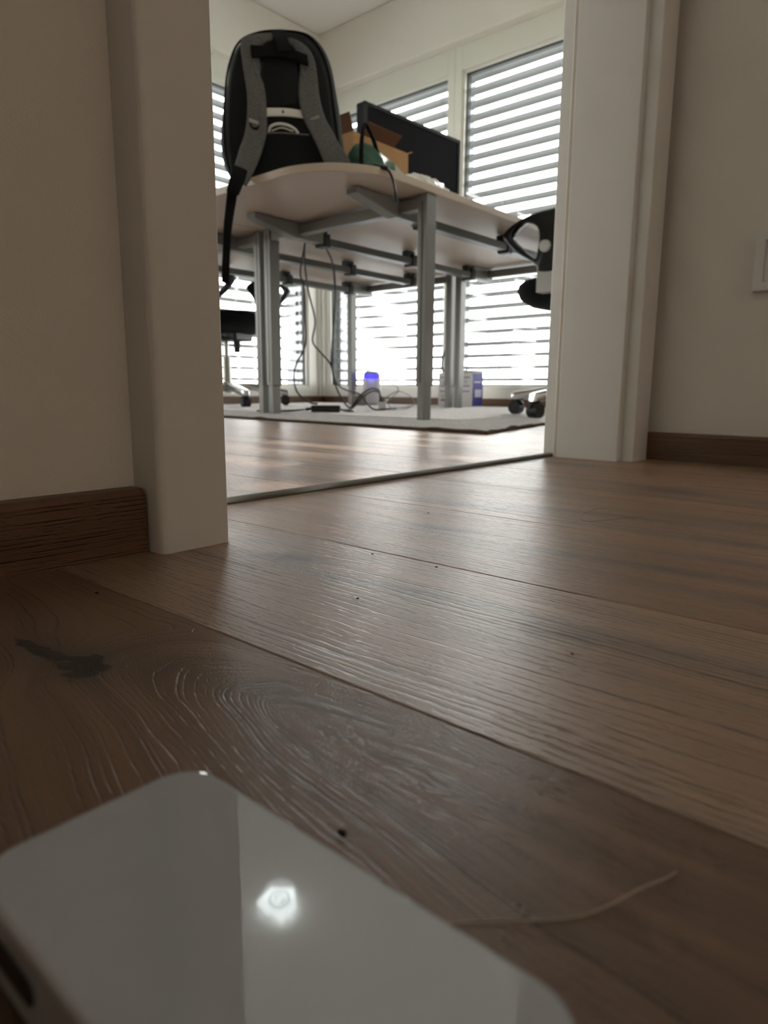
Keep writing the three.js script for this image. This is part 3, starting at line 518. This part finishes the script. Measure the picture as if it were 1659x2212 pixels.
{
  const t = thing('plastic_bag', 'crumpled white plastic packaging near the front edge of the desk', 'packaging', [1.945, DT, -1.495]);
  obj('film', blob(0.135, 0.026, 0.05, 30, 0.006, 2, 0.3), std('#efeee8', 0.3, { transmission: 0.25, thickness: 0 }), t);
  obj('folded_end', blob(0.06, 0.014, 0.035, 40, 0.004, 9, 0.1).translate(-0.10, 0, 0.01), std('#f3f2ec', 0.3), t);
}
{
  const t = thing('charging_cable', 'short black cable hanging over the front edge of the near desk', 'cable');
  obj('wire', tube([[1.56, DT + 0.004, -1.50], [1.585, DT + 0.005, -1.45], [1.606, DT + 0.004, -1.42], [1.617, 0.741, -1.398], [1.632, 0.722, -1.394], [1.642, 0.695, -1.392], [1.645, 0.667, -1.391]], 0.0036), M.cable, t);
  obj('plug', [tube([[1.600, DT + 0.006, -1.432], [1.612, 0.744, -1.398]], 0.0065), tube([[1.6445, 0.683, -1.3915], [1.646, 0.660, -1.391]], 0.0048)], M.black, t);
}

// ---------------------------------------------------------------- cables and boxes under the desks
{
  const mk = (label, wires, r, m, cat = 'cable') => { const t = thing('cable', label, cat); wires.forEach((w) => obj('wire', tube(w, r), m, t)); return t; };
  mk('thin black cable in a wide bend from the desk to the white plug', [[[1.985, 0.694, -2.16], [2.018, 0.637, -2.20], [2.034, 0.523, -2.20], [2.074, 0.390, -2.20], [2.059, 0.305, -2.20], [2.102, 0.265, -2.20], [2.159, 0.214, -2.195], [2.196, 0.132, -2.195], [2.268, 0.100, -2.20], [2.358, 0.080, -2.20], [2.404, 0.040, -2.20], [2.452, 0.0118, -2.20], [2.545, 0.0118, -2.19], [2.62, 0.0118, -2.2]]], 0.0038, M.cable);
  mk('thin black cable hanging down to the black power brick', [[[1.99, 0.694, -2.165], [1.998, 0.577, -2.205], [2.022, 0.522, -2.21], [2.026, 0.413, -2.21], [2.023, 0.285, -2.21], [1.971, 0.209, -2.21], [1.957, 0.153, -2.21], [1.975, 0.092, -2.21], [2.05, 0.045, -2.205], [2.075, 0.042, -2.195]]], 0.0038, M.cable);
  mk('thicker black cable falling in a loop to the white plug adaptor', [[[2.012, 0.690, -2.08], [2.10, 0.68, -2.15], [2.171, 0.64, -2.19], [2.186, 0.521, -2.19], [2.170, 0.330, -2.19], [2.162, 0.214, -2.19], [2.186, 0.122, -2.19], [2.231, 0.057, -2.19], [2.279, 0.022, -2.19], [2.343, 0.072, -2.19], [2.420, 0.108, -2.19], [2.484, 0.103, -2.20], [2.521, 0.079, -2.22], [2.531, 0.066, -2.228]], [[2.20, 0.0125, -2.15], [2.24, 0.0125, -2.17], [2.279, 0.018, -2.18], [2.366, 0.074, -2.185], [2.444, 0.098, -2.19], [2.500, 0.087, -2.205], [2.526, 0.066, -2.226]]], 0.0044, M.cable);
  mk('thin grey cable curling round the floor beside the white plug', [[[2.585, 0.06, -2.25], [2.690, 0.095, -2.25], [2.790, 0.071, -2.25], [2.830, 0.035, -2.25], [2.779, 0.0118, -2.25], [2.70, 0.0118, -2.25], [2.6, 0.0118, -2.24]], [[2.577, 0.140, -2.25], [2.678, 0.125, -2.25], [2.696, 0.102, -2.25], [2.643, 0.064, -2.25], [2.607, 0.049, -2.25]], [[2.60, 0.049, -2.25], [2.643, 0.0118, -2.25], [2.716, 0.0118, -2.26], [2.791, 0.02, -2.25]]], 0.0023, M.cableGrey);
}
{
  const t = thing('power_brick', 'black power brick with its cord lying on the rug', 'power supply', [2.112, RUG, -2.178], -49 * RAD);
  obj('body', bx(-0.064, 0.064, 0, 0.029, -0.026, 0.026, 0.006), M.black, t);
  obj('cord', [tube([[-0.06, 0.014, 0], [-0.09, 0.010, 0], [-0.14, 0.006, -0.005], [-0.20, 0.004, 0.004], [-0.30, 0.004, 0.01]], 0.0035), tube([[-0.06, 0.014, 0], [-0.085, 0.011, 0]], 0.007), tube([[-0.08, 0.011, 0.004], [-0.14, 0.004, 0.02], [-0.2, 0.004, 0.022], [-0.27, 0.004, 0.012]], 0.003), tube([[0.06, 0.012, 0], [0.09, 0.005, 0], [0.12, 0.004, -0.004]], 0.0035)], M.cable, t);
}
{
  const t = thing('plug_adaptor', 'small white plug adaptor with black plug under the desks', 'adaptor', [2.541, RUG, -2.225], -49 * RAD);
  obj('body', bx(-0.019, 0.019, 0, 0.038, -0.019, 0.019, 0.004), M.whitePlastic, t);
  obj('plug', [cyl(-0.005, 0.037, 0.056, 0, 0.013, 0.010), cyl(-0.006, 0.055, 0.068, 0, 0.006)], M.black, t);
  obj('contact', new THREE.SphereGeometry(0.008, 16, 12).translate(0.021, 0.045, 0.005), M.chrome, t);
}
{
  const t = thing('wifi_router', 'white tower router with a glowing blue ring on the rug', 'router', [3.24, RUG, -2.925], -49 * RAD); t.scale.set(1.1, 1.06, 1.1);
  const o = superell(0.053, 0.045, 3.2);
  obj('body', solid(o, [[0.01, 0.01, 0], [0.9, 0.9, 0], [0.97, 0.97, 0.004], [1, 1, 0.02], [0.985, 0.985, 0.10], [0.955, 0.955, 0.150], [0.93, 0.93, 0.1545], [0.01, 0.01, 0.1545]]), M.whitePlastic, t);
  obj('light_ring', solid(o, [[0.01, 0.01, 0.154], [0.92, 0.92, 0.154], [0.925, 0.925, 0.156], [0.91, 0.91, 0.176], [0.89, 0.89, 0.178], [0.01, 0.01, 0.178]]), new THREE.MeshStandardMaterial({ color: '#3a35c0', emissive: new THREE.Color(0.055, 0.045, 1.0), emissiveIntensity: 1.1, roughness: 0.5 }), t, 'glowing blue ring');
  obj('cap', solid(o, [[0.01, 0.01, 0.177], [0.90, 0.90, 0.177], [0.895, 0.895, 0.181], [0.82, 0.82, 0.191], [0.6, 0.6, 0.196], [0.01, 0.01, 0.197]]), std('#a9a6b4', 0.4), t);
  const l = new THREE.PointLight(new THREE.Color(0.1, 0.08, 1), 0.004, 0, 2); l.position.set(0, 0.165, 0.06); l.castShadow = true; t.add(l);
}
{
  const t = thing('grey_hub', 'small grey box beside the router on the rug', 'box', [3.115, RUG, -2.92], -49 * RAD);
  obj('body', bx(-0.05, 0.05, 0, 0.062, -0.02, 0.02, 0.006), std('#a7a19d', 0.6), t);
  obj('face', bx(-0.044, 0.044, 0.006, 0.056, 0.0195, 0.021, 0.0005), std('#98928e', 0.6), t);
}
{
  const t = thing('carton', 'white printed carton with a blue side below the window post', 'box', [3.47, RUG, -2.405]);
  obj('body', bx(-0.055, 0.055, 0, 0.20, -0.125, 0.125, 0.001), std('#d6d2cf', 0.7), t);
  const blue = std('#3d3a8c', 0.6), ink = std('#5a5780', 0.7);
  obj('printed_side', bx(-0.054, 0.054, 0.004, 0.196, 0.1245, 0.1258), blue, t, 'blue printed side');
  obj('side_label', [bx(-0.03, 0.04, 0.055, 0.10, 0.1255, 0.1262), bx(-0.04, 0.03, 0.14, 0.148, 0.1255, 0.1262)], std('#cfcde0', 0.7), t);
  const b = []; for (const y of [0.168, 0.118, 0.086]) b.push(bx(-0.0558, -0.0549, y, y + 0.006, 0.025, 0.105), bx(-0.0558, -0.0549, y, y + 0.006, -0.11, -0.03));
  for (let k = 0; k < 3; k++) b.push(bx(-0.0558, -0.0549, 0.135 + 0.006 * k, 0.138 + 0.006 * k, -0.10 + 0.008 * k, -0.06), bx(-0.0558, -0.0549, 0.14, 0.154, 0.05 + 0.014 * k, 0.054 + 0.014 * k));
  b.push(bx(-0.0558, -0.0549, 0.03, 0.04, -0.105, -0.075), bx(-0.0558, -0.0549, 0.03, 0.07, -0.092, -0.088));
  obj('print', b, ink, t);
  obj('lid', [bx(-0.056, 0.056, 0.199, 0.212, -0.05, 0.126, 0.004)], std('#9d9b98', 0.7), t);
  obj('handle', [tube([[-0.04, 0.21, -0.10], [-0.046, 0.25, -0.11], [-0.03, 0.36, -0.085], [-0.015, 0.39, -0.07], [0.01, 0.38, -0.06], [0.0, 0.21, -0.05]], 0.006)], M.black, t, 'black bent carrying handle');
}

// ---------------------------------------------------------------- charger on the floor in front, crumbs and hairs on the boards
{
  const t = thing('usb_charger', 'glossy white rounded charger block lying on the hall floor', 'charger'), x0 = 0.034, x1 = 0.0845, z0 = -0.1345, z1 = -0.0307, h = 0.0205, r = 0.010;
  const rr = (e) => { const P = [], q = r - e; for (const [cx, cz, a0] of [[x1 - r, -(z0 + r), 0], [x0 + r, -(z0 + r), 1], [x0 + r, -(z1 - r), 2], [x1 - r, -(z1 - r), 3]]) for (let i = 0; i <= 10; i++) { const a = (a0 + i / 10) * Math.PI / 2; P.push([cx + q * Math.cos(a), cz + q * Math.sin(a)]); } return P; };
  const gloss = new THREE.MeshPhysicalMaterial({ color: '#bcc4cf', roughness: 0.035, ior: 2.0 });
  const g = ext(rr(0), h - 0.003, { bevel: 0.0014 }).rotateX(-Math.PI / 2).translate(0, 0.003, 0);
  obj('body', g, gloss, t);
  obj('base', ext(rr(0.0012), 0.0034).rotateX(-Math.PI / 2), std('#1a1a1c', 0.7), t);
  for (const zc of [-0.1125, -0.086, -0.0595]) obj('port', ext(Array.from({ length: 24 }, (_, i) => { const a = i / 24 * 2 * Math.PI; return [Math.sign(Math.cos(a)) * Math.abs(Math.cos(a)) ** 0.3 * 0.0085, Math.sign(Math.sin(a)) * Math.abs(Math.sin(a)) ** 0.6 * 0.0024]; }), 0.001).rotateY(-Math.PI / 2).translate(x0 + 0.0004, 0.0125, zc), M.black, t);
}
const specks = [[0.251, -0.236, 'dark crumb on the board below the knot'], [0.329, -0.296, 'dark crumb above the second board seam'], [0.331, -0.244, 'dark crumb close to the second board seam'], [0.256, -0.117, 'pale crumb on the board at the right'], [0.164, -0.347, 'dark crumb near the left skirting board'], [0.476, -0.361, 'dark crumb close to the threshold strip'], [0.108, -0.107, 'dark crumb just beyond the charger edge']];
specks.forEach(([x, z, label], i) => {
  const c = thing('crumb', label, 'crumb', [x, 0, z], i * 1.3), big = i === 6 ? 1.5 : 1;
  const g = new THREE.IcosahedronGeometry(0.0007 * big, 1); g.scale(1.5, 0.7, 0.9).translate(0, 0.0007 * big, 0); obj('grain', lump(g, 900, 0.0002, i), std(i === 3 ? '#a5814f' : '#2e2018', 0.9), c);
});
{
  const h = thing('hair', 'fine pale hair curving over the board right of the charger', 'hair'); obj('strand', tube([[0.098, 0.0004, -0.074], [0.105, 0.0005, -0.068], [0.121, 0.0004, -0.052], [0.128, 0.0006, -0.048], [0.138, 0.0012, -0.044], [0.146, 0.0006, -0.041], [0.15, 0.0004, -0.040]], 0.00022, 60, 6), std('#b7a492', 0.5), h);
  const k = thing('hair', 'fine pale hair bent like a hook far out on the boards', 'hair'); obj('strand', tube([[0.60, 0.0004, -0.215], [0.56, 0.0004, -0.228], [0.538, 0.0005, -0.240], [0.55, 0.0005, -0.252], [0.592, 0.0008, -0.259], [0.610, 0.0004, -0.258]], 0.00018, 60, 6), std('#b39d86', 0.5), k);
}

renderer.render(scene, camera);
